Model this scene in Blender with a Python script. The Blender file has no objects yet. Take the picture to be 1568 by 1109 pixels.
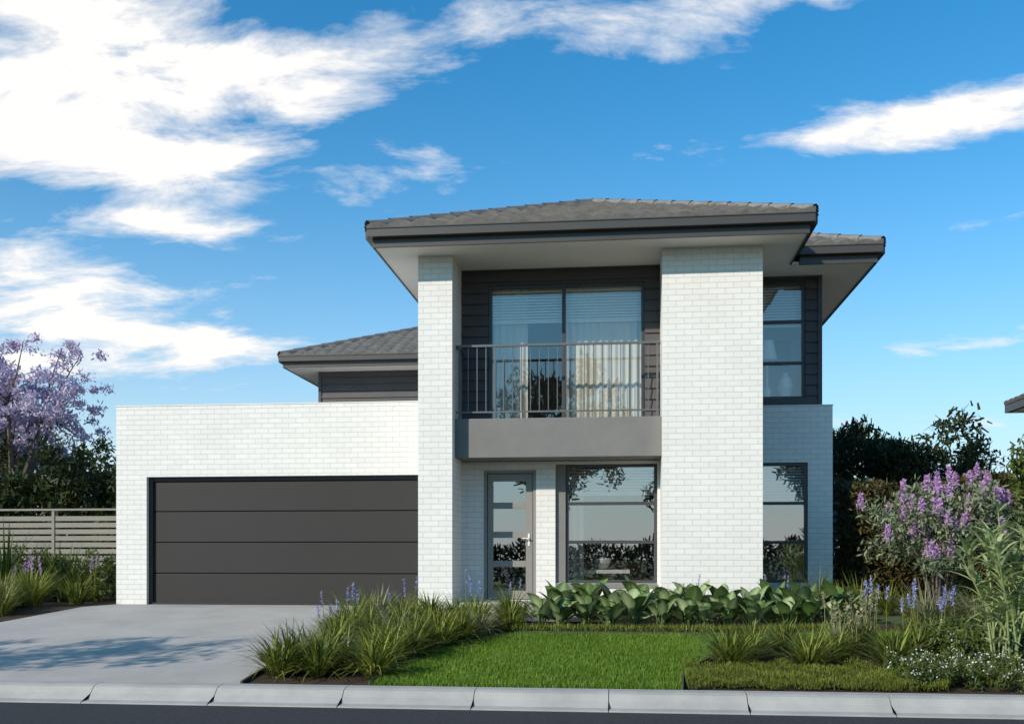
import bpy, math, numpy as np
from mathutils import Vector
rng=np.random.default_rng(7)
S=bpy.context.scene
COL=S.collection
# ------------------------------------------------------------------ helpers
def empty(name,loc=(0,0,0)):
    e=bpy.data.objects.new(name,None); e.location=loc; e.empty_display_size=.2; COL.objects.link(e); return e
class MB:
    def __init__(s): s.v=[];s.q=[];s.sh=[];s.mi=[];s.n=0
    def add(s,v,q,sh=0.5,mi=0):
        v=np.asarray(v,dtype=np.float64).reshape(-1,3); q=np.asarray(q,dtype=np.int64).reshape(-1,4)
        s.v.append(v); s.q.append(q+s.n); s.n+=len(v)
        s.sh.append(np.broadcast_to(np.asarray(sh,dtype=float),(len(v),)).copy())
        s.mi.append(np.full(len(q),mi))
    def box(s,x0,x1,y0,y1,z0,z1,mi=0):
        v=[(x0,y0,z0),(x1,y0,z0),(x1,y1,z0),(x0,y1,z0),(x0,y0,z1),(x1,y0,z1),(x1,y1,z1),(x0,y1,z1)]
        q=[(0,3,2,1),(4,5,6,7),(0,1,5,4),(1,2,6,5),(2,3,7,6),(3,0,4,7)]
        s.add(v,q,.5,mi)
    def quad(s,a,b,c,d,mi=0): s.add([a,b,c,d],[(0,1,2,3)],.5,mi)
    def tube(s,pts,rad,sides=6,mi=0,sh=.5,cap=False):
        pts=np.asarray(pts,float); n=len(pts); rad=np.broadcast_to(rad,(n,))
        tan=np.gradient(pts,axis=0); tan/=np.linalg.norm(tan,axis=1)[:,None]+1e-9
        ref=np.where(np.abs(tan[:,2:3])>.9,np.array([[1.,0,0]]),np.array([[0,0,1.]]))
        ref=np.broadcast_to(ref[0],(n,3))
        a=np.cross(tan,ref); a/=np.linalg.norm(a,axis=1)[:,None]+1e-9; b=np.cross(tan,a)
        th=np.arange(sides)*2*np.pi/sides
        v=pts[:,None,:]+rad[:,None,None]*(np.cos(th)[None,:,None]*a[:,None,:]+np.sin(th)[None,:,None]*b[:,None,:])
        q=[]
        for i in range(n-1):
            for j in range(sides):
                q.append((i*sides+j,i*sides+(j+1)%sides,(i+1)*sides+(j+1)%sides,(i+1)*sides+j))
        s.add(v.reshape(-1,3),q,sh,mi)
    def blades(s,base,az,L,W,tilt,bend,segs,prof,sh,mi=0,fold=0.,roll=None,mid=.5):
        base=np.asarray(base,float); N=len(base)
        f=lambda a:np.broadcast_to(np.asarray(a,float),(N,))
        az,L,W,tilt,bend,sh=map(f,(az,L,W,tilt,bend,sh))
        H=np.stack([np.cos(az),np.sin(az),np.zeros(N)],1); P=np.stack([-np.sin(az),np.cos(az),np.zeros(N)],1)
        pos=base.copy(); rows=[]; shr=[]
        cols=3 if fold else 2
        for k in range(segs+1):
            a=tilt+bend*(k/segs)
            D=np.sin(a)[:,None]*H; D[:,2]+=np.cos(a)
            Nn=-np.cos(a)[:,None]*H; Nn[:,2]+=np.sin(a)
            w=(W*prof[k]*.5)[:,None]
            PP=P
            if roll is not None: PP=np.cos(roll)[:,None]*P+np.sin(roll)[:,None]*Nn
            if cols==2: rows.append(np.stack([pos-PP*w,pos+PP*w],1)); shr.append(np.stack([sh,sh],1))
            else:
                rows.append(np.stack([pos-PP*w,pos-Nn*w*fold,pos+PP*w],1)); shr.append(np.stack([sh,sh+mid,sh],1))
            pos=pos+D*(L/segs)[:,None]
        v=np.stack(rows,1); nv=(segs+1)*cols
        sh2=np.stack(shr,1).reshape(-1)
        q=[]
        for k in range(segs):
            for c in range(cols-1):
                q.append((k*cols+c,k*cols+c+1,(k+1)*cols+c+1,(k+1)*cols+c))
        q=np.array(q)[None]+(np.arange(N)*nv)[:,None,None]
        s.add(v.reshape(-1,3),q.reshape(-1,4),sh2,mi)
    def build(s,name,mats,parent=None,smooth=False,bevel=0,loc=None):
        v=np.concatenate(s.v); q=np.concatenate(s.q); sh=np.concatenate(s.sh); mi=np.concatenate(s.mi)
        if loc is not None: v=v-np.array(loc)
        me=bpy.data.meshes.new(name)
        me.vertices.add(len(v)); me.vertices.foreach_set('co',v.astype(np.float32).ravel())
        me.loops.add(len(q)*4); me.loops.foreach_set('vertex_index',q.astype(np.int32).ravel())
        me.polygons.add(len(q)); me.polygons.foreach_set('loop_start',(np.arange(len(q))*4).astype(np.int32))
        me.polygons.foreach_set('material_index',mi.astype(np.int32))
        me.update(calc_edges=True)
        at=me.attributes.new('shade','FLOAT','POINT'); at.data.foreach_set('value',sh.astype(np.float32))
        for m in (mats if isinstance(mats,(list,tuple)) else [mats]): me.materials.append(m)
        me.polygons.foreach_set('use_smooth',np.full(len(q),smooth))
        o=bpy.data.objects.new(name,me); COL.objects.link(o)
        if loc is not None: o.location=loc
        if parent: o.parent=parent
        if bevel:
            b=o.modifiers.new('bevel','BEVEL'); b.width=bevel; b.segments=2; b.limit_method='ANGLE'
        return o
def N(nt,t,**kw):
    n=nt.nodes.new(t)
    for k,v in kw.items(): setattr(n,k,v)
    return n
def newmat(name):
    m=bpy.data.materials.new(name); m.use_nodes=True; nt=m.node_tree; nt.nodes.clear()
    out=N(nt,'ShaderNodeOutputMaterial'); return m,nt,out
def plain(name,c,rough=.6,var=.12,vscale=3.,bump=0.,bscale=60.,metal=0.,c2=None,spec=.5,scale3=None,bdist=.01):
    m,nt,out=newmat(name)
    p=N(nt,'ShaderNodeBsdfPrincipled'); p.inputs['Roughness'].default_value=rough; p.inputs['Metallic'].default_value=metal
    p.inputs['Specular IOR Level'].default_value=spec
    tc=N(nt,'ShaderNodeTexCoord'); src=tc.outputs['Object']
    if scale3:
        mp=N(nt,'ShaderNodeMapping'); mp.inputs['Scale'].default_value=scale3; nt.links.new(src,mp.inputs[0]); src=mp.outputs[0]
    no=N(nt,'ShaderNodeTexNoise'); no.inputs['Scale'].default_value=vscale; no.inputs['Detail'].default_value=5; no.inputs['Roughness'].default_value=.65
    nt.links.new(src,no.inputs['Vector'])
    r=N(nt,'ShaderNodeValToRGB'); r.color_ramp.elements[0].position=.3; r.color_ramp.elements[1].position=.7
    c2=c2 or tuple(min(1,x*(1+var)) for x in c)
    c1=tuple(x*(1-var) for x in c)
    r.color_ramp.elements[0].color=(*c1,1); r.color_ramp.elements[1].color=(*c2,1)
    nt.links.new(no.outputs['Fac'],r.inputs[0]); nt.links.new(r.outputs[0],p.inputs['Base Color'])
    if bump:
        n2=N(nt,'ShaderNodeTexNoise'); n2.inputs['Scale'].default_value=bscale; n2.inputs['Detail'].default_value=3
        nt.links.new(src,n2.inputs['Vector'])
        b=N(nt,'ShaderNodeBump'); b.inputs['Strength'].default_value=bump; b.inputs['Distance'].default_value=bdist
        nt.links.new(n2.outputs['Fac'],b.inputs['Height']); nt.links.new(b.outputs[0],p.inputs['Normal'])
    nt.links.new(p.outputs[0],out.inputs[0]); return m
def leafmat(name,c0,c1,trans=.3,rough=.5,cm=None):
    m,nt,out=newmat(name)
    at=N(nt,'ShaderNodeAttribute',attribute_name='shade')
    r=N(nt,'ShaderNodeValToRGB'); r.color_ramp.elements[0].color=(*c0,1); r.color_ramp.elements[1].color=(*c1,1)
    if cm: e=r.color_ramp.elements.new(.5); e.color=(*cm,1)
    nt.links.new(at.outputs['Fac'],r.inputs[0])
    p=N(nt,'ShaderNodeBsdfPrincipled'); p.inputs['Roughness'].default_value=rough; p.inputs['Specular IOR Level'].default_value=.3
    t=N(nt,'ShaderNodeBsdfTranslucent'); mx=N(nt,'ShaderNodeMixShader'); mx.inputs[0].default_value=trans
    nt.links.new(r.outputs[0],p.inputs['Base Color']); nt.links.new(r.outputs[0],t.inputs[0])
    nt.links.new(p.outputs[0],mx.inputs[1]); nt.links.new(t.outputs[0],mx.inputs[2]); nt.links.new(mx.outputs[0],out.inputs[0])
    return m
def brickmat():
    m,nt,out=newmat('white_painted_brick')
    tc=N(nt,'ShaderNodeTexCoord'); sp=N(nt,'ShaderNodeSeparateXYZ'); nt.links.new(tc.outputs['Object'],sp.inputs[0])
    ad=N(nt,'ShaderNodeMath',operation='ADD'); nt.links.new(sp.outputs[0],ad.inputs[0]); nt.links.new(sp.outputs[1],ad.inputs[1])
    cb=N(nt,'ShaderNodeCombineXYZ'); nt.links.new(ad.outputs[0],cb.inputs[0]); nt.links.new(sp.outputs[2],cb.inputs[1])
    b=N(nt,'ShaderNodeTexBrick'); b.inputs['Scale'].default_value=1; b.inputs['Mortar Size'].default_value=.006; b.inputs['Mortar Smooth'].default_value=.3
    b.inputs['Brick Width'].default_value=.24; b.inputs['Row Height'].default_value=.086; b.inputs['Bias'].default_value=0
    b.inputs['Color1'].default_value=(.79,.76,.715,1); b.inputs['Color2'].default_value=(.745,.715,.67,1); b.inputs['Mortar'].default_value=(.60,.575,.535,1)
    nt.links.new(cb.outputs[0],b.inputs['Vector'])
    no=N(nt,'ShaderNodeTexNoise'); no.inputs['Scale'].default_value=1.3; no.inputs['Detail'].default_value=5; nt.links.new(tc.outputs['Object'],no.inputs['Vector'])
    mr=N(nt,'ShaderNodeMapRange'); mr.inputs[3].default_value=.92; mr.inputs[4].default_value=1.04; nt.links.new(no.outputs['Fac'],mr.inputs[0])
    mu=N(nt,'ShaderNodeMix',data_type='RGBA',blend_type='MULTIPLY'); mu.inputs[0].default_value=1
    nt.links.new(b.outputs['Color'],mu.inputs[6]); nt.links.new(mr.outputs[0],mu.inputs[7])
    p=N(nt,'ShaderNodeBsdfPrincipled'); p.inputs['Roughness'].default_value=.75; p.inputs['Specular IOR Level'].default_value=.2
    nt.links.new(mu.outputs[2],p.inputs['Base Color'])
    n2=N(nt,'ShaderNodeTexNoise'); n2.inputs['Scale'].default_value=45; n2.inputs['Detail'].default_value=3; nt.links.new(tc.outputs['Object'],n2.inputs['Vector'])
    h=N(nt,'ShaderNodeMath',operation='MULTIPLY_ADD'); h.inputs[1].default_value=-1.0; nt.links.new(b.outputs['Fac'],h.inputs[0])
    h2=N(nt,'ShaderNodeMath',operation='MULTIPLY'); h2.inputs[1].default_value=.35; nt.links.new(n2.outputs['Fac'],h2.inputs[0]); nt.links.new(h2.outputs[0],h.inputs[2])
    bp=N(nt,'ShaderNodeBump'); bp.inputs['Strength'].default_value=.45; bp.inputs['Distance'].default_value=.006
    nt.links.new(h.outputs[0],bp.inputs['Height']); nt.links.new(bp.outputs[0],p.inputs['Normal'])
    nt.links.new(p.outputs[0],out.inputs[0]); return m
def glassmat(name,refl,tint):
    m,nt,out=newmat(name)
    lw=N(nt,'ShaderNodeLayerWeight'); lw.inputs[0].default_value=.5
    pw=N(nt,'ShaderNodeMath',operation='POWER'); pw.inputs[1].default_value=5; nt.links.new(lw.outputs['Facing'],pw.inputs[0])
    ad=N(nt,'ShaderNodeMath',operation='ADD',use_clamp=True); ad.inputs[1].default_value=refl+.04; nt.links.new(pw.outputs[0],ad.inputs[0])
    t=N(nt,'ShaderNodeBsdfTransparent'); t.inputs[0].default_value=(*tint,1)
    g=N(nt,'ShaderNodeBsdfGlossy'); g.inputs['Roughness'].default_value=.0; g.inputs[0].default_value=(.98,.97,.95,1)
    tc=N(nt,'ShaderNodeTexCoord'); no=N(nt,'ShaderNodeTexNoise'); no.inputs['Scale'].default_value=1.1; no.inputs['Detail'].default_value=1; nt.links.new(tc.outputs['Object'],no.inputs['Vector'])
    b=N(nt,'ShaderNodeBump'); b.inputs['Strength'].default_value=.05; b.inputs['Distance'].default_value=.05; nt.links.new(no.outputs['Fac'],b.inputs['Height']); nt.links.new(b.outputs[0],g.inputs['Normal'])
    mx=N(nt,'ShaderNodeMixShader'); nt.links.new(ad.outputs[0],mx.inputs[0]); nt.links.new(t.outputs[0],mx.inputs[1]); nt.links.new(g.outputs[0],mx.inputs[2]); nt.links.new(mx.outputs[0],out.inputs[0])
    return m
# ------------------------------------------------------------------ materials
M_brick=brickmat()
M_clad=plain('dark_weatherboard',(.085,.077,.078),.6,.1,2,spec=.3)
M_render=plain('grey_render',(.19,.18,.17),.85,.08,2.5,.25,90)
M_soffit=plain('white_soffit',(.82,.775,.72),.7,.03,2)
M_gutter=plain('dark_gutter',(.06,.054,.047),.4,.06,2)
M_tile=plain('roof_tile',(.18,.165,.15),.7,.3,5,.3,40)
M_door=plain('garage_door_steel',(.030,.027,.025),.55,.05,1.2,.08,30,spec=.3)
M_seam=plain('dark_frame',(.02,.02,.021),.5,.05,3)
M_frame=plain('window_frame',(.05,.05,.052),.4,.05,3)
M_taupe=plain('front_door_paint',(.25,.23,.21),.5,.05,3)
M_metal=plain('rail_metal',(.13,.13,.13),.4,.05,3,metal=.2)
M_glass=glassmat('window_glass',.32,(.88,.89,.88))
M_glass2=glassmat('balcony_glass',.13,(.96,.96,.95))
M_room=plain('room_wall',(.50,.47,.42),.9,.05,1)
M_floorin=plain('timber_floor',(.3,.2,.12),.4,.2,3)
M_curt=plain('sheer_curtain',(.50,.48,.41),.9,.04,2)
M_blind=plain('white_blind',(.88,.85,.79),.6,.03,2)
M_conc=plain('driveway_concrete',(.42,.385,.35),.85,.12,1.3,.35,160,spec=.25)
M_kerb=plain('kerb_concrete',(.38,.36,.335),.85,.14,2.2,.3,120,spec=.25)
M_asph=plain('asphalt',(.045,.045,.047),.9,.35,30,.9,150,spec=.25)
M_mulch=plain('mulch',(.06,.042,.028),.95,.5,25,1,60,spec=.2)
M_soil=plain('ground_grass',(.06,.085,.028),.95,.3,1.2,.5,40)
M_lawnb=plain('lawn_base',(.06,.12,.018),.95,.3,6,.6,80,spec=.1)
M_fence=plain('fence_timber',(.25,.225,.185),.8,.12,2,scale3=(1,1,12))
M_bark=plain('bark',(.13,.10,.08),.9,.3,8,.6,40)
M_edge=plain('steel_edging',(.04,.04,.04),.6,.1,3)
M_white=plain('ceramic_white',(.78,.76,.73),.4,.03,3)
L_lawn=leafmat('lawn_blades',(.07,.145,.014),(.26,.39,.04),.35,.5)
L_grass=leafmat('strap_leaf',(.055,.085,.012),(.38,.40,.075),.3,.45)
L_pale=leafmat('pale_grass',(.13,.15,.06),(.52,.48,.28),.3,.5)
L_broad=leafmat('broad_leaf',(.04,.08,.022),(.46,.52,.28),.15,.4,cm=(.09,.15,.04))
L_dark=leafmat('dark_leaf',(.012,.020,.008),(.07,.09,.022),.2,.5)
L_mid=leafmat('mid_leaf',(.025,.045,.012),(.16,.20,.04),.25,.5)
L_red=leafmat('photinia_leaf',(.03,.04,.012),(.19,.14,.055),.2,.45)
L_lil=leafmat('lilac_flower',(.42,.33,.50),(.82,.71,.83),.3,.7)
L_pink=leafmat('purple_flower',(.40,.20,.46),(.78,.52,.78),.3,.7)
L_blue=leafmat('blue_flower',(.22,.22,.46),(.50,.50,.80),.3,.7)
L_wht=leafmat('white_flower',(.6,.58,.56),(.85,.84,.82),.2,.7)
L_moss=leafmat('groundcover',(.06,.085,.012),(.24,.27,.04),.25,.6)
L_grey=leafmat('grey_leaf',(.08,.11,.06),(.34,.38,.22),.25,.6)
L_bamb=leafmat('bamboo_leaf',(.18,.25,.08),(.55,.60,.30),.35,.45)
U=rng.uniform
def g(y): return -.47*np.clip((15.8-np.asarray(y,float))/5.8,0,1)
# ------------------------------------------------------------------ ground, road, kerb
mb=MB(); ys=[(-500,-.68),(9.7,-.68),(9.9,-.49),(15.8,-.02),(700,-.02)]
for (a,za),(b,zb) in zip(ys[:-1],ys[1:]): mb.quad((-600,a,za),(600,a,za),(600,b,zb),(-600,b,zb))
mb.build('ground',M_soil)
mb=MB(); mb.quad((-300,1.2,-.625),(300,1.2,-.625),(300,9.62,-.625),(-300,9.62,-.625)); mb.build('road',M_asph)
def kerb(name,flip):
    mb=MB(); prof=[(9.55,-.72),(9.55,-.612),(9.66,-.60),(9.74,-.545),(9.80,-.487),(9.86,-.468),(10.0,-.462),(10.0,-.72)]
    if flip: prof=[(10.75-(y),z) for y,z in prof]
    x=-40.0+.62
    while x<40:
        x1=x+1.30; n=len(prof)
        v=[(xx,y,z) for xx in (x,x1) for y,z in prof]
        q=[(i,(i+1)%n,n+(i+1)%n,n+i) for i in range(n)]
        mb.add(v,q)
        for o in (0,n):
            mb.add([v[o+i] for i in range(n)],[(0,1,6,7),(1,2,5,6),(2,3,4,5)])
        mb.box(x1-.001,x1+.009,min(prof[0][0],prof[-1][0])+.02,max(prof[0][0],prof[-1][0])-.02,-.72,-.62)
        x=x1+.008
    return mb.build(name,M_kerb,bevel=.004)
kerb('kerb',False); kerb('kerb',True)
def sheet(name,pts,dz,mat):
    import bmesh
    bm=bmesh.new(); vs=[bm.verts.new((x,y,0)) for x,y in pts]; bm.faces.new(vs)
    bmesh.ops.bisect_plane(bm,geom=bm.verts[:]+bm.edges[:]+bm.faces[:],plane_co=(0,15.8,0),plane_no=(0,1,0))
    for v in bm.verts: v.co.z=float(g(v.co.y))+dz
    me=bpy.data.meshes.new(name); bm.normal_update()
    bm.to_mesh(me); bm.free(); me.materials.append(mat)
    o=bpy.data.objects.new(name,me); COL.objects.link(o); return o
sheet('garden_bed',[(-3.9,10.0),(12,10.0),(12,19),(3.37,19),(3.37,16.9),(2.0,16.9),(2.0,15.4),(.6,15.4),(.6,16.1),(-3.9,16.1)],-.008,M_mulch)
drv=[(-9.9,10.0),(-3.9,10.0),(-4.0,13.2),(-3.75,14.5),(-3.2,15.2),(-3.2,16.75),(-8.75,16.75),(-8.9,15.6)]
sheet('driveway',drv,.0,M_conc)
sheet('path',[(-3.75,14.5),(-.2,14.5),(-.2,15.5),(-3.2,15.5),(-3.2,15.2)],.004,M_conc)
sheet('garden_bed',[(-22,10.0),(-9.9,10.0),(-8.9,15.6),(-8.75,16.75),(-8.75,20),(-22,20)],-.008,M_mulch)
lawn=[(-2.56,10.0),(-2.5,11.0),(-2.35,11.8),(-2.0,12.6),(-1.43,13.35),(1.5,13.35),(3.2,13.65),(7,14.1),(7,13.1),(3.0,13.0),(1.9,12.75),(1.15,12.0),(.8,11.2),(.6,10.5),(.57,10.0)]
sheet('lawn',lawn,.002,M_lawnb)
def inpoly(x,y,poly):
    c=np.zeros(len(x),bool); n=len(poly)
    for i in range(n):
        x0,y0=poly[i];x1,y1=poly[(i+1)%n]
        if y0==y1: continue
        c^=((y0>y)!=(y1>y))&(x<(x1-x0)*(y-y0)/(y1-y0)+x0)
    return c
def edging(pts,h=.05):
    mb=MB()
    for (x0,y0),(x1,y1) in zip(pts[:-1],pts[1:]):
        d=np.array([y1-y0,-(x1-x0)]); d=d/np.linalg.norm(d)*.012
        z0,z1=float(g(y0)),float(g(y1))
        v=[(x0-d[0],y0-d[1],z0-.05),(x1-d[0],y1-d[1],z1-.05),(x1+d[0],y1+d[1],z1-.05),(x0+d[0],y0+d[1],z0-.05),
           (x0-d[0],y0-d[1],z0+h),(x1-d[0],y1-d[1],z1+h),(x1+d[0],y1+d[1],z1+h),(x0+d[0],y0+d[1],z0+h)]
        mb.add(v,[(0,3,2,1),(4,5,6,7),(0,1,5,4),(1,2,6,5),(2,3,7,6),(3,0,4,7)])
    mb.build('garden_edging',M_edge)
edging([(-2.56,10.02)]+lawn[1:7]); edging([(.57,10.02)]+lawn[:-6:-1][1:] ); edging([(-3.9,10.02),(-4.0,13.2),(-3.75,14.5)],.03)
n=230000; x=U(-2.7,7,n); y=U(10,14.2,n); k=inpoly(x,y,lawn)&((x<3.5)|(rng.random(n)<.4)); x=x[k];y=y[k]; n=len(x)
patch=.5+.25*np.sin(x*2.1+1.3*np.sin(y*1.7))*np.sin(y*2.6+x*.8)+.25*np.sin(x*7+2*np.sin(y*5))*np.sin(y*8.)
mb=MB(); mb.blades(np.stack([x,y,g(y)],1),U(0,6.28,n),U(.03,.07,n),U(.005,.009,n),U(0,.6,n),U(.1,.9,n),2,[1,.8,.15],np.clip(U(0,.7,n)+.3*patch,0,1))
mb.build('lawn_grass',L_lawn)
# ------------------------------------------------------------------ HOUSE
H=empty('white_brick_house')
def wall(mb,x0,x1,z0,z1,Y,th,ops,mi=0):
    xs=sorted({x0,x1}|{o[0] for o in ops}|{o[1] for o in ops}); zs=sorted({z0,z1}|{o[2] for o in ops}|{o[3] for o in ops})
    def op(i,j):
        if i<0 or j<0 or i>=len(xs)-1 or j>=len(zs)-1: return None
        cx=(xs[i]+xs[i+1])/2; cz=(zs[j]+zs[j+1])/2
        return any(o[0]<cx<o[1] and o[2]<cz<o[3] for o in ops)
    for i in range(len(xs)-1):
        for j in range(len(zs)-1):
            if op(i,j): continue
            a,b,c,d=xs[i],xs[i+1],zs[j],zs[j+1]
            mb.quad((a,Y,c),(b,Y,c),(b,Y,d),(a,Y,d),mi); mb.quad((b,Y+th,c),(a,Y+th,c),(a,Y+th,d),(b,Y+th,d),mi)
            if op(i-1,j) is not False: mb.quad((a,Y+th,c),(a,Y,c),(a,Y,d),(a,Y+th,d),mi)
            if op(i+1,j) is not False: mb.quad((b,Y,c),(b,Y+th,c),(b,Y+th,d),(b,Y,d),mi)
            if op(i,j-1) is not False: mb.quad((a,Y,c),(a,Y+th,c),(b,Y+th,c),(b,Y,c),mi)
            if op(i,j+1) is not False: mb.quad((a,Y,d),(b,Y,d),(b,Y+th,d),(a,Y+th,d),mi)
def boards(mb,x0,x1,z0,z1,Y,ops,bh=.175):
    z=z0
    while z<z1-.001:
        t=min(z+bh,z1)
        cuts=sorted({z,t}|{o[2] for o in ops if z<o[2]<t}|{o[3] for o in ops if z<o[3]<t})
        for c0,c1 in zip(cuts[:-1],cuts[1:]):
            cm=(c0+c1)/2; iv=[(x0,x1)]
            for o in ops:
                if o[2]<cm<o[3]:
                    nv=[]
                    for a,b in iv:
                        if o[1]<=a or o[0]>=b: nv.append((a,b)); continue
                        if a<o[0]: nv.append((a,o[0]))
                        if b>o[1]: nv.append((o[1],b))
                    iv=nv
            f=lambda zz:Y-.034+.030*(zz-z)/bh
            for a,b in iv:
                mb.quad((a,f(c0),c0),(b,f(c0),c0),(b,f(c1),c1),(a,f(c1),c1))
                if c0==z: mb.quad((a,f(c0),c0),(a,Y,c0),(b,Y,c0),(b,f(c0),c0))
        z=t
SOF=5.44
mb=MB()
mb.box(-3.14,-2.61,15.3,17.0,-.3,SOF)
mb.box(.572,2.045,15.3,16.95,-.3,SOF)
W_low=(-1.09,.53,.40,2.31); D_low=(-2.25,-1.40,.13,2.22)
wall(mb,-2.61,.572,-.3,2.35,16.2,.25,[W_low,D_low])
G_op=(-8.2,-3.34,-.3,2.2)
wall(mb,-8.75,-3.14,-.3,3.42,16.7,.25,[G_op])
WR_low=(2.09,2.98,.40,2.36)
wall(mb,2.045,3.37,-.3,3.28,16.9,.18,[WR_low])
mb.box(-8.75,-8.5,16.95,24.6,-.3,3.42)
mb.box(-8.5,-3.14,24.35,24.6,-.3,3.42)
mb.box(3.12,3.37,17.08,31,-.3,3.28)
mb.box(-8.5,3.12,30.75,31,-.3,3.28)
mb.box(-8.75,-8.5,24.6,31,-.3,3.28)
mb.build('brick_walls',M_brick,H)
mb=MB(); mb.box(-8.5,-3.14,16.95,24.35,3.05,3.12); mb.box(-8.76,-3.14,16.69,16.97,3.421,3.435); mb.box(2.045,3.38,16.89,17.1,3.281,3.295); mb.build('parapet_flashing',M_soffit,H)
mb=MB()
SL=(-2.17,.33,2.97,5.19); WU=(2.06,2.97,3.42,5.36)
wall(mb,-2.61,.572,2.97,SOF,16.2,.2,[SL]); boards(mb,-2.61,.572,2.97,SOF,16.2,[SL])
wall(mb,2.045,3.22,3.30,SOF,17.1,.2,[WU]); boards(mb,2.045,3.22,3.30,SOF,17.1,[WU])
wall(mb,-7.57,-3.0,3.2,SOF,24.7,.2,[]); boards(mb,-7.57,-3.0,3.2,SOF,24.7,[])
mb.box(3.02,3.22,17.3,30.8,3.28,SOF); mb.box(-3.14,-2.94,17.0,24.7,3.1,SOF); mb.box(-7.57,-7.37,24.9,30.8,3.28,SOF); mb.box(-7.57,3.22,30.8,30.95,3.28,SOF)
mb.box(3.17,3.235,17.055,17.098,3.30,SOF)
mb.box(-7.6,-7.53,24.655,24.698,3.2,SOF)
mb.build('weatherboard_cladding',M_clad,H)
mb=MB(); mb.box(-2.607,.569,15.55,16.197,2.36,2.965); mb.build('balcony_slab',M_render,H,bevel=.006)
mb=MB(); mb.box(-2.605,.568,15.4,16.19,-.3,.12); mb.build('porch',M_conc,H,bevel=.006)
mb=MB(); mb.box(-1.09,-.93,16.26,16.42,.40,2.31); mb.box(-1.09,.53,16.2-.03,16.3,.33,.399); mb.build('window_reveal_panel',M_render,H)
mb=MB(); yr=15.62
mb.box(-2.6,.56,yr-.022,yr+.022,4.085,4.12); mb.box(-2.6,.56,yr-.012,yr+.012,3.06,3.085)
nb=22
for i in range(nb+1):
    x=-2.55+i*(3.06/nb); r=.0065 if i not in (0,4,nb-3,nb) else .016
    mb.box(x-r,x+r,yr-r,yr+r,3.085 if r<.01 else 2.96,4.085)
for yy in np.arange(15.76,16.15,.13): mb.box(-2.585,-2.572,yy-.006,yy+.006,3.09,4.08)
mb.box(-2.6,-2.56,yr+.03,16.17,4.08,4.115)
mb.build('balcony_railing',M_metal,H)
def window(name,x0,x1,z0,z1,Y,rows,cols,gl,fw=.05,mat=None,blind=0,curt=None,cy=.28):
    P=empty(name); P.parent=H
    mb=MB(); d0,d1=Y,Y+.06
    mb.box(x0,x0+fw,d0,d1,z0,z1); mb.box(x1-fw,x1,d0,d1,z0,z1); mb.box(x0+fw,x1-fw,d0,d1,z0,z0+fw); mb.box(x0+fw,x1-fw,d0,d1,z1-fw,z1)
    for r in rows: mb.box(x0+fw,x1-fw,d0+.006,d1-.004,r-fw*.5,r+fw*.5)
    for c in cols: mb.box(c-fw*.55,c+fw*.55,d0+.003,d1-.002,z0+fw,z1-fw)
    mb.build(name+'_frame',mat or M_frame,P,bevel=.004)
    gb=MB(); gb.quad((x0+.01,Y+.035,z0+.01),(x1-.01,Y+.035,z0+.01),(x1-.01,Y+.035,z1-.01),(x0+.01,Y+.035,z1-.01)); gb.build(name+'_glass',gl,P)
    if blind:
        b=MB(); z=z1-fw-.01
        while z>z1-blind:
            b.add([(x0+fw,Y+.095,z-.038),(x1-fw,Y+.095,z-.038),(x1-fw,Y+.120,z-.004),(x0+fw,Y+.120,z-.004)],[(0,1,2,3)]); z-=.046
        b.box(x0+fw,x1-fw,Y+.10,Y+.125,z-.02,z); b.build(name+'_blind',M_blind,P)
    if curt:
        b=MB()
        for a,bb in curt:
            xs=np.linspace(a,bb,int((bb-a)*80)); yy=Y+cy+.018*np.sin(xs*55)+.008*np.sin(xs*23)
            lo=np.stack([xs,yy,np.full_like(xs,z0-.1)],1); hi=lo.copy(); hi[:,2]=z1+.02; hi[:,1]=Y+cy+(yy-Y-cy)*.6
            m=len(xs); b.add(np.concatenate([lo,hi]),[(i,i+1,m+i+1,m+i) for i in range(m-1)])
        b.build(name+'_curtain',M_curt,P,smooth=True)
def room(name,x0,x1,y0,y1,z0,z1):
    mb=MB(); mb.quad((x0,y1,z0),(x1,y1,z0),(x1,y1,z1),(x0,y1,z1)); mb.quad((x0,y0,z0),(x0,y1,z0),(x0,y1,z1),(x0,y0,z1)); mb.quad((x1,y1,z0),(x1,y0,z0),(x1,y0,z1),(x1,y1,z1))
    mb.quad((x0,y0,z1),(x0,y1,z1),(x1,y1,z1),(x1,y0,z1)); mb.quad((x0,y0,z0),(x1,y0,z0),(x1,y1,z0),(x0,y1,z0),1); mb.build(name,[M_room,M_floorin],H)
room('lounge_room',-1.15,.9,16.46,20.5,.13,2.6); room('entry_hall',-2.6,-1.2,16.46,21,.13,2.6); room('bedroom',-2.6,.9,16.41,19,2.97,5.40)
room('side_room',1.7,3.1,17.09,19.8,.13,2.8); room('side_bedroom',1.7,3.0,17.31,18.2,3.2,5.42)
window('lounge_window',-.93,.53,.40,2.31,16.3,[1.06,1.68],[],M_glass,blind=.45,curt=[(-.9,-.65)])
window('balcony_door',-2.17,.33,2.97,5.19,16.21,[],[-.955],M_glass2,fw=.055,blind=.56,curt=[(-2.13,-1.55),(-.95,.29)],cy=.16)
window('side_window',2.09,2.98,.40,2.36,16.94,[1.06,1.70],[],M_glass,blind=.6)
window('side_bedroom_window',2.06,2.97,3.42,5.36,17.11,[4.02,4.70],[],M_glass2,blind=.66)
FD=empty('front_door'); FD.parent=H
mb=MB(); x0,x1,z0,z1=-2.25,-1.40,.13,2.22; Y=16.22
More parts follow.
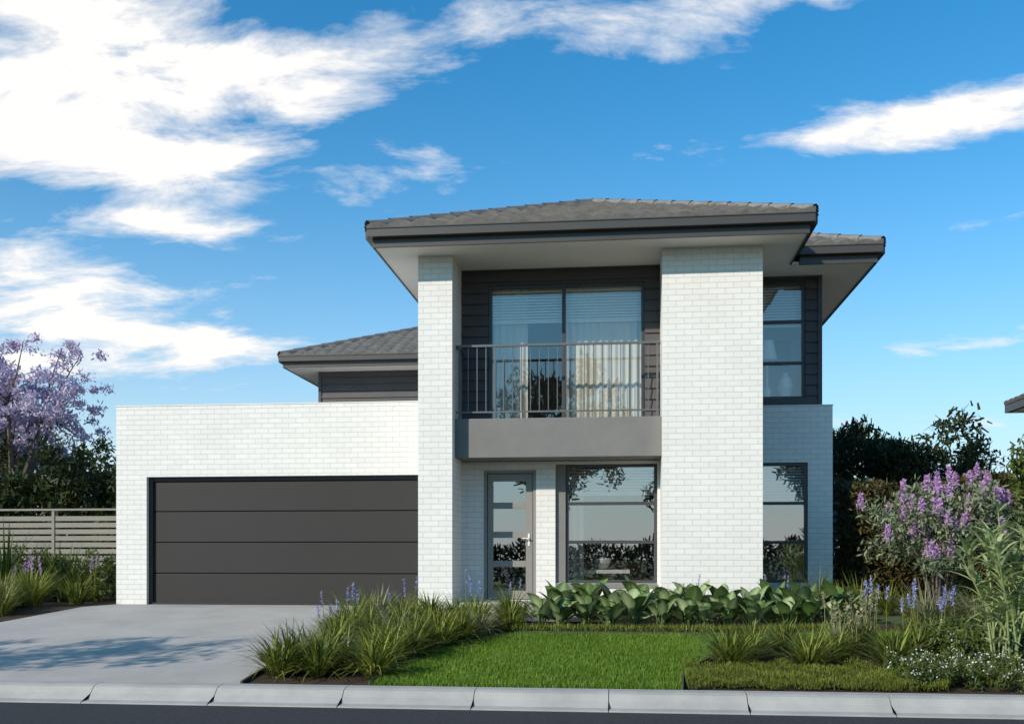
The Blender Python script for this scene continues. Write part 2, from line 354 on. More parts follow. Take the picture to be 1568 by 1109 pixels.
mb.box(x0,x0+.05,Y,Y+.1,z0,z1); mb.box(x1-.05,x1,Y,Y+.1,z0,z1); mb.box(x0+.05,x1-.05,Y,Y+.1,z1-.05,z1)
a,b=x0+.06,x1-.06; mb.box(a,a+.09,Y+.03,Y+.07,z0+.01,z1-.06); mb.box(b-.11,b,Y+.03,Y+.07,z0+.01,z1-.06)
zz=[z0+.01,.28,.66,.76,1.13,1.23,1.60,1.70,2.04,z1-.06]
for i in range(0,10,2): mb.box(a+.09,b-.11,Y+.032,Y+.068,zz[i],zz[i+1])
mb.build('door_leaf',M_taupe,FD,bevel=.003)
mb=MB(); mb.quad((a+.08,Y+.05,z0+.05),(b-.1,Y+.05,z0+.05),(b-.1,Y+.05,z1-.1),(a+.08,Y+.05,z1-.1)); mb.build('door_glass',M_glass,FD)
mb=MB(); mb.box(b-.075,b-.045,Y+.02,Y+.03,1.0,1.2); mb.tube([(b-.06,Y+.03,1.12),(b-.06,Y-.03,1.12)],.01,8); mb.tube([(b-.055,Y-.03,1.12),(b-.17,Y-.03,1.12)],.009,8); mb.build('door_handle',M_white,FD)
GD=empty('garage_door'); GD.parent=H
mb=MB(); zs=[-.0,.535,1.07,1.605,2.13]
for i in range(4):
    z0=zs[i]+.008; z1=zs[i+1]-.008
    mb.box(-8.13,-3.34,16.83,16.87,z0,z1)
mb.build('door_panels',M_door,GD,bevel=.008)
mb=MB(); mb.box(-8.13,-3.34,16.862,16.9,0,2.2); mb.box(-8.2,-8.13,16.78,16.9,-.05,2.2); mb.box(-8.13,-3.34,16.80,16.86,2.13,2.2); mb.build('door_frame',M_seam,GD)
mb=MB(); mb.box(-8.13,-3.34,16.78,16.828,-.03,.03); mb.build('door_seal',M_seam,GD)
mb=MB()
def lathe(mb,cx,cy,prof,sides=16,mi=0):
    v=[];n=len(prof)
    for r,z in prof:
        for j in range(sides): t=j*2*math.pi/sides; v.append((cx+r*math.cos(t),cy+r*math.sin(t),z))
    mb.add(v,[(i*sides+j,i*sides+(j+1)%sides,(i+1)*sides+(j+1)%sides,(i+1)*sides+j) for i in range(n-1) for j in range(sides)],.5,mi)
mb.box(2.0,2.95,17.32,17.5,3.3,3.5)
lathe(mb,2.70,17.42,[(.001,3.5),(.08,3.51),(.13,3.66),(.10,3.80),(.05,3.86),(.07,3.9)])
lathe(mb,2.40,17.42,[(.001,3.5),(.05,3.51),(.07,3.62),(.02,3.7),(.02,4.12)]); lathe(mb,2.40,17.42,[(.17,4.12),(.11,4.45)])
lathe(mb,-.35,17.0,[(.001,.62),(.08,.63),(.13,.72),(.15,.8)]); mb.box(-.8,.1,16.8,17.4,.55,.61)
mb.build('window_decor',M_white,H,smooth=False)
mb=MB(); mb.box(2.15,2.9,17.5,18.2,.13,.8); mb.box(-1.1,.4,18.5,19.3,.13,.75); mb.build('sofa',plain('sofa_tan',(.35,.24,.14),.8),H,bevel=.05)
mb=MB(); mb.box(2.5,2.9,18.15,18.18,4.15,4.6); mb.box(1.9,2.3,18.15,18.18,4.1,4.65); mb.build('picture_frames',M_frame,H)
mb=MB(); T=SOF+.04
mb.box(-3.70,2.61,14.78,17.1,SOF,T); mb.box(-3.70,-3.14,17.1,23.98,SOF,T)
mb.box(2.61,3.93,16.38,17.3,SOF,T); mb.box(3.0,3.93,17.3,31.5,SOF,T)
mb.box(-8.26,-3.14,23.98,24.9,SOF,T); mb.box(-8.26,-7.3,24.9,31.5,SOF,T)
mb.build('soffit_lining',M_soffit,H)
mb=MB()
def gut(x0,x1,y0,y1,side):
    f0,f1=SOF-.02,5.66; g0,g1=5.555,5.69
    if side=='f':
        mb.box(x0,x1,y0+.06,y0+.085,f0,f1,0); mb.box(x0-.06,x1+.06,y0-.05,y0+.058,g0,g1-.012,0); mb.box(x0-.07,x1+.07,y0-.062,y0-.04,g1-.02,g1,0)
    if side=='l':
        mb.box(x0+.06,x0+.085,y0,y1,f0,f1); mb.box(x0-.05,x0+.058,y0-.04,y1,g0,g1-.012); mb.box(x0-.062,x0-.04,y0-.05,y1,g1-.02,g1)
    if side=='r':
        mb.box(x1-.085,x1-.06,y0,y1,f0,f1); mb.box(x1-.058,x1+.05,y0-.04,y1,g0,g1-.012); mb.box(x1+.04,x1+.062,y0-.05,y1,g1-.02,g1)
gut(-3.72,2.63,14.7,0,'f'); gut(-3.78,0,14.80,23.9,'l'); gut(0,2.69,14.80,16.36,'r')
gut(2.75,3.95,16.3,0,'f'); gut(0,4.01,16.40,31.6,'r'); gut(-8.28,-3.8,23.9,0,'f'); gut(-8.34,0,24.0,31.6,'l')
mb.build('gutters_and_fascia',M_gutter,H,bevel=.006)
TP=math.tan(math.radians(22.5)); EZ=5.70
def roof_face(mb,o,e,h,Wd,dmax,cl,cr):
    e=np.array(e,float);h=np.array(h,float);o=np.array(o,float)
    nrm=np.array([-h[0]*TP,-h[1]*TP,1.]); nrm/=np.linalg.norm(nrm)
    ns=int(Wd/.30*8)+1; s=np.linspace(0,Wd,ns); cs=.31; d=-.04; k=0
    wave=.042*np.abs(np.sin(s*np.pi/.30))**.8
    while d<dmax:
        d1=min(d+cs,dmax)
        rows=[]
        for dd,lift in ((d,.0),(d,.040),(d1,.004)):
            dc=max(dd,0); ss=np.clip(s,dc if cl else -9,Wd-dc if cr else 99)
            w=wave+lift if lift>0 else wave*0-.01
            p=o[None,:]+ss[:,None]*np.array([e[0],e[1],0])+dd*np.array([h[0],h[1],TP])+nrm[None,:]*np.asarray(w)[:,None]
            rows.append(p)
        v=np.concatenate(rows); q=[(r*ns+i,r*ns+i+1,(r+1)*ns+i+1,(r+1)*ns+i) for r in (0,1) for i in range(ns-1)]
        mb.add(v,q); d=d1; k+=1
        if d1>=dmax: break
mb=MB()
roof_face(mb,(-3.78,14.7,EZ),(1,0),(0,1),6.47,3.235,1,1)
roof_face(mb,(-3.78,24.0,EZ),(0,-1),(1,0),9.3,3.235,0,1)
roof_face(mb,(2.69,14.7,EZ),(0,1),(-1,0),9.3,3.235,1,0)
roof_face(mb,(-3.6,16.3,EZ),(1,0),(0,1),7.61,3.805,1,1)
roof_face(mb,(4.01,16.3,EZ),(0,1),(-1,0),15.3,3.805,1,1)
roof_face(mb,(-3.6,31.6,EZ),(0,-1),(1,0),15.3,3.805,1,1)
roof_face(mb,(-8.34,23.9,EZ),(1,0),(0,1),9.0,3.85,1,0)
roof_face(mb,(-8.34,31.6,EZ),(0,-1),(1,0),7.7,3.85,1,1)
roof_face(mb,(.66,31.6,EZ),(-1,0),(0,-1),9.0,3.85,0,1)
roof_face(mb,(4.01,31.6,EZ),(-1,0),(0,-1),7.61,3.805,1,1)
mb.build('tiled_roof',M_tile,H)
mb=MB()
def cap(a,b):
    a=np.array(a,float);b=np.array(b,float);L=np.linalg.norm(b-a);n=max(1,int(L/.38)); 
    for i in range(n):
        p=a+(b-a)*i/n;q=a+(b-a)*(i+1.06)/n; mb.tube([p,q],[.085,.07],8)
r=3.235; z=EZ+r*TP+.03
cap((-3.78,14.7,EZ+.03),(-3.78+r,14.7+r,z)); cap((2.69,14.7,EZ+.03),(2.69-r,14.7+r,z)); cap((-.545,14.7+r,z),(-.545,24,z))
r=3.805; z=EZ+r*TP+.03; cap((4.01,16.3,EZ+.03),(4.01-r,16.3+r,z)); cap((.205,16.3+r,z),(.205,31.6-r,z))
r=3.85; z=EZ+r*TP+.03; cap((-8.34,23.9,EZ+.03),(-8.34+r,23.9+r,z)); cap((-8.34+r,23.9+r,z),(0,23.9+r,z))
mb.build('ridge_caps',M_tile,H)
# ------------------------------------------------------------------ fences
def fence(name,x0,x1,Y):
    mb=MB(); z=.04
    while z<1.72: mb.box(x0,x1,Y,Y+.02,z,z+.10); z+=.14
    mb.box(x0,x1,Y-.02,Y+.05,1.80,1.84)
    x=x0
    while x<=x1+.01: mb.box(x-.045,x+.045,Y+.021,Y+.11,-.1,1.80); mb.box(x-.03,x+.03,Y-.02,Y-.001,0,1.79); x+=2.0
    mb.build(name,M_fence)
fence('timber_fence',-20.1,-8.9,20.4); fence('timber_fence',3.5,8.3,19.6)
# ------------------------------------------------------------------ vegetation
def cloud(mb,c,rad,nper,L,W,mi=0,segs=1,shc=None,zs=1.):
    c=np.asarray(c,float); K=len(c); n=K*nper
    rad=np.repeat(np.broadcast_to(rad,(K,)),nper)
    off=rng.normal(size=(n,3)); off/=np.linalg.norm(off,axis=1)[:,None]; off*=(rng.random(n)**.5*rad)[:,None]; off[:,2]*=zs
    base=np.repeat(c,nper,0)+off
    cs=np.repeat(shc if shc is not None else U(0,.5,K),nper)
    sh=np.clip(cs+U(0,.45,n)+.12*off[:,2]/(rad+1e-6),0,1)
    prof=[.35,1,.2] if segs==2 else [.8,.5]
    mb.blades(base,U(0,6.28,n),L*U(.6,1.3,n),W*U(.7,1.2,n),U(.2,2.7,n),U(-.5,.9,n),segs,prof,sh,mi,roll=U(-1.2,1.2,n))
def tree(name,loc,th,cc,cr,K,nper,crad,L,W,mats,flower=None,tr=.12,segs=1,shell=.45,nlimb=6,jit=0.):
    mb=MB(); loc=np.array(loc,float); cc=np.array(cc,float); cr=np.array(cr,float)
    th_=rng.normal(size=(K,3)); th_/=np.linalg.norm(th_,axis=1)[:,None]; r=shell+(1-shell)*rng.random(K)
    c=cc+th_*r[:,None]*cr*U(.85,1.12,(K,1))
    top=loc+np.array([U(-.1,.1),U(-.1,.1),th]); 
    mb.tube([loc-[0,0,.1],loc+(top-loc)*.15,loc+(top-loc)*.6+[.05,.03,0],top],[tr*1.5,tr*1.1,tr*.9,tr*.75],8,0)
    A=np.linspace(0,6.28,nlimb,endpoint=False)+U(0,1)
    limbs=[]
    for a in A:
        e=cc+np.array([math.cos(a)*cr[0]*.45,math.sin(a)*cr[1]*.45,U(-.25,.25)*cr[2]])
        m=(top+e)/2+np.array([0,0,-.08*cr[2]]); mb.tube([top-[0,0,.1],m,e],[tr*.6,tr*.42,tr*.26],6,0); limbs.append(e)
    limbs.append(top); limbs=np.array(limbs)
    for p in c:
        d=np.linalg.norm(limbs-p,axis=1); e=limbs[d.argmin()]; m=(e+p)/2+U(-.12,.12,3)*cr[2]*.6
        mb.tube([e,m,p],[tr*.24,tr*.14,tr*.05],5,0)
    if flower is None: cloud(mb,c,crad*U(.7,1.2,K),nper,L,W,1,segs)
    else:
        o=np.argsort(-c[:,2]+U(0,.6,K)); c=c[o]
        nf=int(K*flower)
        f=np.repeat(c[:nf],4,0)+rng.normal(size=(nf*4,3))*jit*np.array([1,1,.6])
        cloud(mb,f,crad*U(.35,.9,nf*4),nper//3,L,W,2,segs,zs=.7,shc=np.repeat(U(0,.5,nf),4)); cloud(mb,c[nf:],crad*U(.7,1.2,K-nf),nper,L,W,1,segs)
    return mb.build(name,mats)
def hedge(name,x0,x1,y0,y1,z1,n,L,W,mat,lump=.25,z0=0.,seed=1):
    mb=MB(); x=U(x0,x1,n);y=U(y0,y1,n)
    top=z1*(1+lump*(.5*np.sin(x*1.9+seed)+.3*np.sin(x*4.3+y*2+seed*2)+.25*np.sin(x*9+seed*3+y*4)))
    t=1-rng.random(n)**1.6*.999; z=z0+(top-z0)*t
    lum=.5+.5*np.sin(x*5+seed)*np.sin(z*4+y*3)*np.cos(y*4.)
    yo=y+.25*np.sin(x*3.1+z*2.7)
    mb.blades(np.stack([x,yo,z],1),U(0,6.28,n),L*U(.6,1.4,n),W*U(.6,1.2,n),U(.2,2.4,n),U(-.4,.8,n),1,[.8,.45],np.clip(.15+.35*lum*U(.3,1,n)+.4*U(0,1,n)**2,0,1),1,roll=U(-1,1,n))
    for xx in np.arange(x0+.4,x1,1.1):
        yy=(y0+y1)/2+U(-.2,.2); mb.tube([(xx,yy,-.1),(xx+U(-.1,.1),yy,z1*.45),(xx+U(-.2,.2),yy,z1*.8)],[.06,.045,.02],6,0)
    return mb.build(name,[M_bark,mat])
def treemass(name,xs,Y0,Y1,zt,K,nper,crad,L,W,mat,amp=1.):
    mb=MB(); x=U(xs[0],xs[1],K); y=U(Y0,Y1,K)
    top=zt*(.86+amp*(.14*np.sin(x*.9+1)+.1*np.sin(x*2.3)+.07*np.sin(x*5.1))); z=top*(1-rng.random(K)**1.5*.95)
    c=np.stack([x,y,z],1); cloud(mb,c,crad*U(.4,1.2,K),nper,L,W,1,1,U(0,.45,K))
    for xx in np.arange(xs[0],xs[1],2.2):
        yy=(Y0+Y1)/2; mb.tube([(xx,yy,-.1),(xx+U(-.3,.3),yy,zt*.4),(xx+U(-.5,.5),yy,zt*.75)],[.16,.1,.03],6,0)
    mb.build(name,[M_bark,mat])
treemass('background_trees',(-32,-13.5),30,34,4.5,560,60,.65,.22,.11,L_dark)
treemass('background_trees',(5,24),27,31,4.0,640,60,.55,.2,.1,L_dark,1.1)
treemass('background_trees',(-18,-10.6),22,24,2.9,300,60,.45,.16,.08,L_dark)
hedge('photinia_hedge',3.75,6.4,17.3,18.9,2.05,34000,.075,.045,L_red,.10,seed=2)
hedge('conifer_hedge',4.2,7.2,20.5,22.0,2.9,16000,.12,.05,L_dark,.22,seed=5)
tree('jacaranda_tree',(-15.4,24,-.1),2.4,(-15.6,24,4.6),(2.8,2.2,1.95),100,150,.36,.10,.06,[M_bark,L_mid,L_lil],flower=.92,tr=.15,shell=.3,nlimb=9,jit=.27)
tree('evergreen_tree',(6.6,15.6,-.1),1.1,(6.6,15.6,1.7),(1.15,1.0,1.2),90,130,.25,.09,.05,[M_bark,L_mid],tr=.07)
tree('street_tree',(-3.0,-15,-.66),3.4,(-3.0,-15,6.6),(3.6,2.6,3.6),75,90,.7,.28,.14,[M_bark,L_dark],tr=.22)
tree('street_tree',(3.5,-17,-.66),3.0,(3.5,-17,6.8),(2.8,2.6,4.6),75,90,.65,.28,.14,[M_bark,L_dark],tr=.22)
tree('street_tree',(10.5,-15,-.66),2.6,(10.5,-15,5.2),(3.2,2.4,2.8),60,90,.65,.28,.14,[M_bark,L_dark],tr=.2)
tree('street_tree',(-11.5,-16,-.66),2.6,(-11.5,-16,5.4),(3.4,2.4,3.2),60,90,.65,.28,.14,[M_bark,L_dark],tr=.2)
hedge('street_hedge',-22,22,-19,-17.5,1.3,14000,.3,.16,L_dark,.25,z0=-.6,seed=4)
tree('verge_tree',(-12.0,6.4,-.66),2.4,(-12.0,6.4,3.2),(3.0,1.0,.9),46,60,.33,.12,.06,[M_bark,L_mid],tr=.07)
mb=MB(); B=np.array([4.45,15.0,-.06]); tips=[]
for i in range(11):
    a=i*.571+U(0,.3); R=U(.25,.75); z=U(1.15,1.85); e=B+[math.cos(a)*R,math.sin(a)*R,z]
    m=B+[math.cos(a)*R*.35,math.sin(a)*R*.35,z*.55]; mb.tube([B+[math.cos(a)*.05,math.sin(a)*.05,0],m,e],[.02,.014,.006],6,0); tips.append(e)
    for j in range(8):
        e2=e+[U(-.33,.33),U(-.33,.33),U(-.5,.35)]; mb.tube([m*.4+e*.6,(e+e2)/2,e2],[.009,.006,.003],5,0); tips.append(e2)
tips=np.array(tips); cloud(mb,tips,.19,60,.085,.034,1,2)
fl=tips[rng.random(len(tips))<.72]; fl=fl+np.stack([U(-.05,.05,len(fl)),U(-.05,.05,len(fl)),U(.02,.16,len(fl))],1)
for s_ in range(6): cloud(mb,fl+[0,0,s_*.033],.065-.008*s_,26,.036,.027,2,1,shc=U(.1,.5,len(fl)))
mb.build('flowering_lilac_bush',[M_bark,L_grey,L_pink])
def tuft(mb,x,y,H_,n,mi=0,W=.013,R=.05,tl=(.05,.8),bd=(.3,1.3),z=None):
    r=R*np.sqrt(rng.random(n)); a=U(0,6.28,n); bx=x+r*np.cos(a); by=y+r*np.sin(a)
    az=a+U(-.8,.8,n); sh=np.clip(U(0,.9,n)**1.2+U(-.15,.15),0,1)
    mb.blades(np.stack([bx,by,np.full(n,float(g(y)) if z is None else z)-.01],1),az,H_*U(.75,1.35,n),W*U(.7,1.2,n),U(*tl,n),U(*bd,n),4,[.8,1,.85,.55,.08],sh,mi)
def spikes(mb,x,y,H_,n,mi_stem,mi_fl,spread=.12,fs=.02):
    for i in range(n):
        bx=x+U(-spread,spread);by=y+U(-spread,spread);z=float(g(by));hh=H_*U(.8,1.15);dx,dy=U(-.08,.08),U(-.08,.08)
        mb.tube([(bx,by,z),(bx+dx*.4,by+dy*.4,z+hh*.6),(bx+dx,by+dy,z+hh)],[.004,.0035,.002],5,mi_stem,.6)
        t=np.linspace(.78,1,6); c=np.stack([bx+dx*t,by+dy*t,z+hh*t],1); cloud(mb,c,.012,7,fs,fs*.6,mi_fl,1)
bed=[(-3.85,10.1),(-2.62,10.1),(-2.55,11.2),(-2.35,12.0),(-2.0,12.8),(-1.5,13.5),(-1.5,14.4),(-3.7,14.4),(-3.9,13.2)]
mb=MB(); pts=[]
for _ in range(5000):
    x,y=U(-3.7,-1.4),U(10.35,14.4)
    if inpoly(np.array([x]),np.array([y]),bed)[0] and all((x-a)**2+(y-b)**2>.36**2 for a,b in pts): pts.append((x,y))
for x,y in pts: tuft(mb,x,y,U(.36,.54),190,0 if rng.random()<.85 else 1,.020,.07,(.05,1.05),(.5,1.8))
for x,y in [(-3.5,11.8),(-3.4,12.3),(-3.0,13.4),(-2.2,14.0)]: spikes(mb,x,y,.68,4,0,2,.16,.026)
mb.build('strap_leaf_grasses',[L_grass,L_pale,L_blue])
def broad(x,y,s):
    mb=MB(); n=int(U(13,17)); a=np.linspace(0,6.28*2.6,n)+U(-.3,.3,n); inner=np.linspace(1,0,n)
    z=float(g(y)); L=s*U(.26,.34,n); tilt=.1+.75*inner*U(.7,1.1,n); bd=U(.7,1.7,n)
    pl=s*(.14+.14*(1-inner)); base=np.stack([x+.03*np.cos(a),y+.03*np.sin(a),np.full(n,z)],1)
    mb.blades(base,a,pl,.02,tilt*.7,.1,1,[1,1],.6,0)
    ta=tilt*.75; b2=base+np.stack([np.cos(a)*np.sin(ta)*pl,np.sin(a)*np.sin(ta)*pl,np.cos(ta)*pl],1)
    mb.blades(b2,a,L,L*.60,tilt,bd,7,[.2,.75,.98,1,.93,.72,.4,.04],U(.1,.7,n),0,fold=.22,roll=U(-.45,.45,n),mid=.35)
    mb.build('broad_leaf_plant',[L_broad],smooth=True,loc=(x,y,z))
for i in range(13):
    broad(-1.15+i*.325+U(-.06,.06),13.80+U(-.08,.12),U(.85,1.15))
for i in range(11): broad(-.95+i*.38+U(-.05,.05),14.3+U(-.1,.12),U(1.1,1.35))
mb=MB(); n=9000; x=U(-1.5,3.1,n); y=13.38+.24*rng.random(n)+np.clip(x-1.5,0,9)*.17
mb.blades(np.stack([x,y,g(y)],1),U(0,6.28,n),U(.06,.15,n),.012,U(0,.9,n),U(.1,1,n),2,[.8,1,.1],U(0,.8,n)); 
for xx in np.arange(-1.9,1.9,.35): tuft(mb,xx+U(-.1,.1),14.9+U(-.2,.2),U(.25,.38),90,0)
for xx in np.arange(2.2,4.2,.33): tuft(mb,xx+U(-.1,.1),15.6+U(-.4,.3),U(.35,.6),120,0,.016)
for xx in (-1.7,.9,2.2): spikes(mb,xx,14.7,.6,3,0,1,.15)
mb.build('border_groundcover',[L_grass,L_blue])
mb=MB()
for x,y in [(1.15,11.2),(1.45,11.75),(1.98,11.15),(2.35,11.7),(2.85,11.15),(3.25,11.7),(1.9,12.2),(2.75,12.3)]:
    tuft(mb,x,y,U(.40,.48),270,0,.019,.07,(.1,1.05),(.4,1.5))
for x,y in [(2.5,12.0),(2.8,12.3)]:
    tuft(mb,x,y,.46,70,1,.010,.07,(.0,.45),(.1,.6)); spikes(mb,x,y,.62,9,1,1,.2,.04)
for x,y in [(3.55,13.0),(3.2,13.3),(3.9,12.6)]: spikes(mb,x,y,.66,6,0,2,.16,.03)
mb.build('ornamental_grasses',[L_grass,L_pale,L_blue])
mb=MB(); tuft(mb,4.0,13.95,.62,420,0,.012,.12,(.05,.9),(.5,1.6)); tuft(mb,4.75,14.3,.55,300,0,.012,.12,(.05,.9),(.5,1.6)); mb.build('weeping_grass',[L_pale])
mb=MB(); n=42000; x=U(.62,3.1,n); y=10.06+U(0,.95,n)
hm=.07+.05*np.sin(x*7)*np.sin(y*9)+.03*np.sin(x*17+y*13)
z=g(y)+hm*rng.random(n)**.5
mb.blades(np.stack([x,y,z],1),U(0,6.28,n),U(.02,.05,n),.006,U(0,1.3,n),U(0,1,n),1,[1,.3],np.clip(U(0,.7,n)+hm*2.5,0,1)); mb.build('mossy_groundcover',[L_moss])
mb=MB(); K=330; x=U(2.65,4.6,K); y=U(10.1,11.0,K); z=g(y)+U(.04,.22,K); c=np.stack([x,y,z],1); cloud(mb,c,.07,45,.04,.014,0,1)
c2=c[rng.random(K)<.55]+[0,-.01,.06]; cloud(mb,c2,.05,5,.02,.018,1,1); 
mb.build('white_flowering_groundcover',[L_mid,L_wht])
K=200; mb=MB(); x=U(3.3,5.0,K); y=U(11.1,12.6,K); z=g(y)+U(.05,.34,K); cloud(mb,np.stack([x,y,z],1),.09,50,.07,.026,0,1); 
c=np.stack([x,y,z+.08],1)[:40]; cloud(mb,c,.05,6,.022,.02,1,1); mb.build('low_shrub',[L_mid,L_wht])
mb=MB()
for i in range(12):
    a=U(0,6.28); R=U(.1,.5); hh=U(1.1,1.75); bx,by=3.92+U(-.15,.15),10.9+U(-.15,.15); z=float(g(by))
    e=np.array([bx+math.cos(a)*R,by+math.sin(a)*R,z+hh]); m=np.array([bx+math.cos(a)*R*.3,by+math.sin(a)*R*.3,z+hh*.55])
    mb.tube([(bx,by,z),m,e],[.012,.009,.005],6,0,.4)
    t=rng.random(22)**.6; t=.2+.8*t; P=np.where(t[:,None]<.55,np.array([bx,by,z])+(m-[bx,by,z])*(t[:,None]/.55),m+(e-m)*((t[:,None]-.55)/.45))
    mb.blades(P,U(0,6.28,22),U(.26,.46,22),U(.04,.06,22),U(.4,1.1,22),U(.6,1.7,22),5,[.3,1,.95,.75,.4,.04],U(0,.8,22),fold=.3,mid=.2)
mb.build('bamboo_plant',[L_bamb])
mb=MB(); K=300; x=U(4.9,8.0,K); y=U(12.6,16,K); z=g(y)+U(.05,.8,K)*(.5+.5*np.sin(x*2)**2); cloud(mb,np.stack([x,y,z],1),.16,55,.09,.035,0,1); 
c=np.stack([x,y,z+.1],1)[:60]; cloud(mb,c,.05,14,.03,.025,1,1); mb.build('mixed_shrubs',[L_mid,L_pink])
mb=MB()
for i in range(30):
    x,y=U(-12.6,-9.35),U(14.2,17.2); x=min(x,-9.35-(16-y)*.25); tuft(mb,x,y,U(.42,.66),150,int(rng.random()<.4),.019,.12)
for x,y,h_ in [(-11.0,17.0,1.15),(-11.6,16.8,1.05),(-10.2,17.6,.9),(-12.4,17.2,1.1)]: tuft(mb,x,y,h_,90,2,.055,.14,(.05,.7),(.1,.8))
for i in range(7): spikes(mb,U(-12.4,-9.5),U(15.5,17.4),.8,3,0,3,.15,.028)
mb.build('left_garden_grasses',[L_grass,L_pale,L_mid,L_pink])
K=260; mb=MB(); x=U(-14,-9.2,K); y=U(17.4,19.4,K); z=U(.1,.75,K)*(1-.25*np.sin(x*3)); cloud(mb,np.stack([x,y,z],1),.17,60,.09,.036,0,1); mb.build('garden_shrubs',[L_mid])
# ------------------------------------------------------------------ neighbour house
NH=empty('neighbour_house')
mb=MB(); mb.box(9.3,17,14.5,23.4,-.2,4.05); mb.build('neighbour_walls',M_brick,NH)
mb=MB(); mb.box(8.68,17.6,13.9,24.0,4.06,4.1,0); mb.build('neighbour_soffit',M_soffit,NH)
mb=MB(); mb.box(8.6,17.7,13.8,13.88,4.07,4.27); mb.box(8.6,8.67,13.9,24.0,4.07,4.27); mb.box(8.6,17.7,24.01,24.08,4.07,4.27); mb.build('neighbour_gutter',M_gutter,NH)
mb=MB()
roof_face(mb,(8.62,13.85,4.27),(1,0),(0,1),9.0,4.5,1,1); roof_face(mb,(8.62,24.05,4.27),(0,-1),(1,0),10.2,4.5,1,1); roof_face(mb,(17.62,24.05,4.27),(-1,0),(0,-1),9.0,4.5,1,1); roof_face(mb,(17.62,13.85,4.27),(0,1),(-1,0),10.2,4.5,1,1)
mb.build('neighbour_roof',M_tile,NH)
mb=MB(); mb.box(11,13,14.46,14.49,1.0,2.3); mb.build('neighbour_window',M_frame,NH)
# ------------------------------------------------------------------ sun & sky
AZ=math.radians(41); EL=math.radians(28)
sd=Vector((math.sin(AZ)*math.cos(EL),math.cos(AZ)*math.cos(EL),-math.sin(EL)))
L=bpy.data.lights.new('sun','SUN'); L.energy=4.5; L.angle=math.radians(.5); L.color=(1,.915,.79)
lo=bpy.data.objects.new('sun',L); lo.rotation_euler=sd.to_track_quat('-Z','Y').to_euler(); lo.location=(-10,-15,15); COL.objects.link(lo)
w=bpy.data.worlds.new('World'); S.world=w; w.use_nodes=True; nt=w.node_tree; nt.nodes.clear()
out=N(nt,'ShaderNodeOutputWorld'); bg=N(nt,'ShaderNodeBackground'); bg.inputs[1].default_value=.12; nt.links.new(bg.outputs[0],out.inputs[0])
sk=N(nt,'ShaderNodeTexSky',sky_type='NISHITA'); sk.sun_disc=False; sk.sun_elevation=EL; sk.sun_rotation=math.radians(180)+AZ; sk.air_density=1.0; sk.dust_density=.6; sk.ozone_density=2.0
tint=N(nt,'ShaderNodeMix',data_type='RGBA',blend_type='MULTIPLY'); tint.inputs[0].default_value=1; tint.inputs[7].default_value=(.20,1.12,1.5,1); nt.links.new(sk.outputs[0],tint.inputs[6])
tc=N(nt,'ShaderNodeTexCoord'); sp=N(nt,'ShaderNodeSeparateXYZ'); nt.links.new(tc.outputs['Generated'],sp.inputs[0])
def m(op,a,b=None,c=None,clamp=False):
    n=N(nt,'ShaderNodeMath',operation=op,use_clamp=clamp)
    for i,v in enumerate((a,b,c)):
        if v is None: continue
        if isinstance(v,(int,float)): n.inputs[i].default_value=v
        else: nt.links.new(v,n.inputs[i])
    return n.outputs[0]
X,Yc,Z=sp.outputs
Zp=m('MAXIMUM',Z,0)
hz=m('EXPONENT',m('MULTIPLY',m('POWER',m('MULTIPLY',Zp,1/.18),1.5),-1))
hm_=N(nt,'ShaderNodeMix',data_type='RGBA'); hm_.inputs[7].default_value=(7.1,7.5,7.6,1); nt.links.new(m('MULTIPLY',hz,.95),hm_.inputs[0]); nt.links.new(tint.outputs[2],hm_.inputs[6])
zz=m('ADD',Zp,.18)
cv=N(nt,'ShaderNodeCombineXYZ'); nt.links.new(m('DIVIDE',X,zz),cv.inputs[0]); nt.links.new(m('MULTIPLY',m('DIVIDE',Yc,zz),1.6),cv.inputs[1])
n1=N(nt,'ShaderNodeTexNoise'); n1.inputs['Scale'].default_value=3.4; n1.inputs['Detail'].default_value=9; n1.inputs['Roughness'].default_value=.63; n1.inputs['Distortion'].default_value=.3; nt.links.new(cv.outputs[0],n1.inputs['Vector'])
xz=N(nt,'ShaderNodeCombineXYZ'); nt.links.new(X,xz.inputs[0]); nt.links.new(Z,xz.inputs[1])
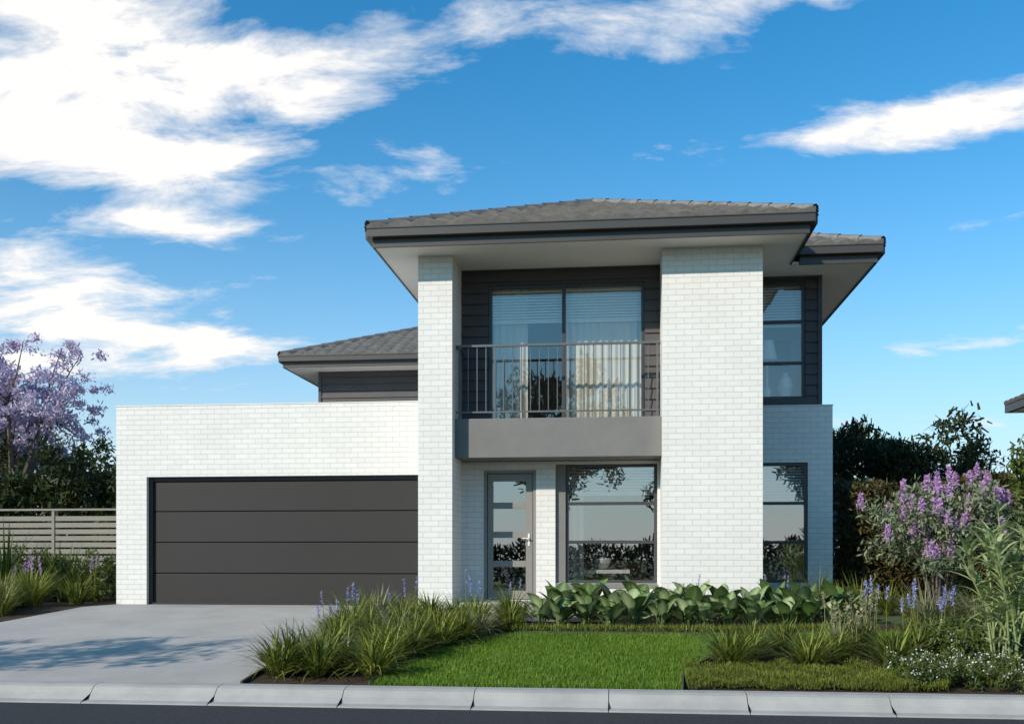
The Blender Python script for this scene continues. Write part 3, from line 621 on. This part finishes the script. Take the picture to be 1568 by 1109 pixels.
blobs=[(-.44,.355,.15,.05,2.2),(-.34,.42,.17,.035,1.1),(-.174,.455,.2,.032,1.25),(-.50,.45,.12,.04,1.1),(-.515,.235,.12,.04,1.8),(-.40,.295,.12,.014,1.2),
 (-.375,.2,.13,.02,1.3),(-.49,.17,.14,.025,1.4),(-.188,.36,.06,.022,.95),(.168,.368,.14,.022,1.15),(.30,.37,.11,.03,1.15),(.135,.478,.14,.03,1.35),(.31,.285,.13,.010,1.0),(.33,.19,.1,.012,1.2),(.2,.12,.3,.02,.8)]
tot=None
for cx,cz,rx,rz,am in blobs:
    v1=N(nt,'ShaderNodeVectorMath',operation='MULTIPLY_ADD'); nt.links.new(xz.outputs[0],v1.inputs[0]); v1.inputs[1].default_value=(1/rx,1/rz,0); v1.inputs[2].default_value=(-cx/rx,-cz/rz,0)
    v2=N(nt,'ShaderNodeVectorMath',operation='DOT_PRODUCT'); nt.links.new(v1.outputs[0],v2.inputs[0]); nt.links.new(v1.outputs[0],v2.inputs[1])
    e=m('POWER',.3679,v2.outputs['Value'])
    tot=m('MULTIPLY_ADD',e,am,tot if tot is not None else 0.0)
dens=m('MULTIPLY',m('MULTIPLY_ADD',n1.outputs['Fac'],1.6,m('MULTIPLY_ADD',tot,.37,-1.09)),2.9,clamp=True)
dens=m('POWER',dens,1.1)
cr=N(nt,'ShaderNodeMix',data_type='RGBA'); cr.inputs[6].default_value=(6.6,7.0,7.5,1); cr.inputs[7].default_value=(8.8,8.55,8.3,1)
nt.links.new(dens,cr.inputs[0])
mx=N(nt,'ShaderNodeMix',data_type='RGBA'); nt.links.new(dens,mx.inputs[0]); nt.links.new(hm_.outputs[2],mx.inputs[6]); nt.links.new(cr.outputs[2],mx.inputs[7]); nt.links.new(mx.outputs[2],bg.inputs[0])
# ------------------------------------------------------------------ camera
cam=bpy.data.cameras.new('camera'); co=bpy.data.objects.new('camera',cam); COL.objects.link(co); S.camera=co
cam.sensor_width=36; cam.lens=36*1550/1568; cam.shift_y=295.5/1568; cam.clip_end=3000; cam.clip_start=.1
co.location=(0,0,.85); co.rotation_euler=(math.radians(90),0,math.radians(6.3))
S.view_settings.view_transform='Standard'; S.view_settings.look='None'; S.view_settings.exposure=0
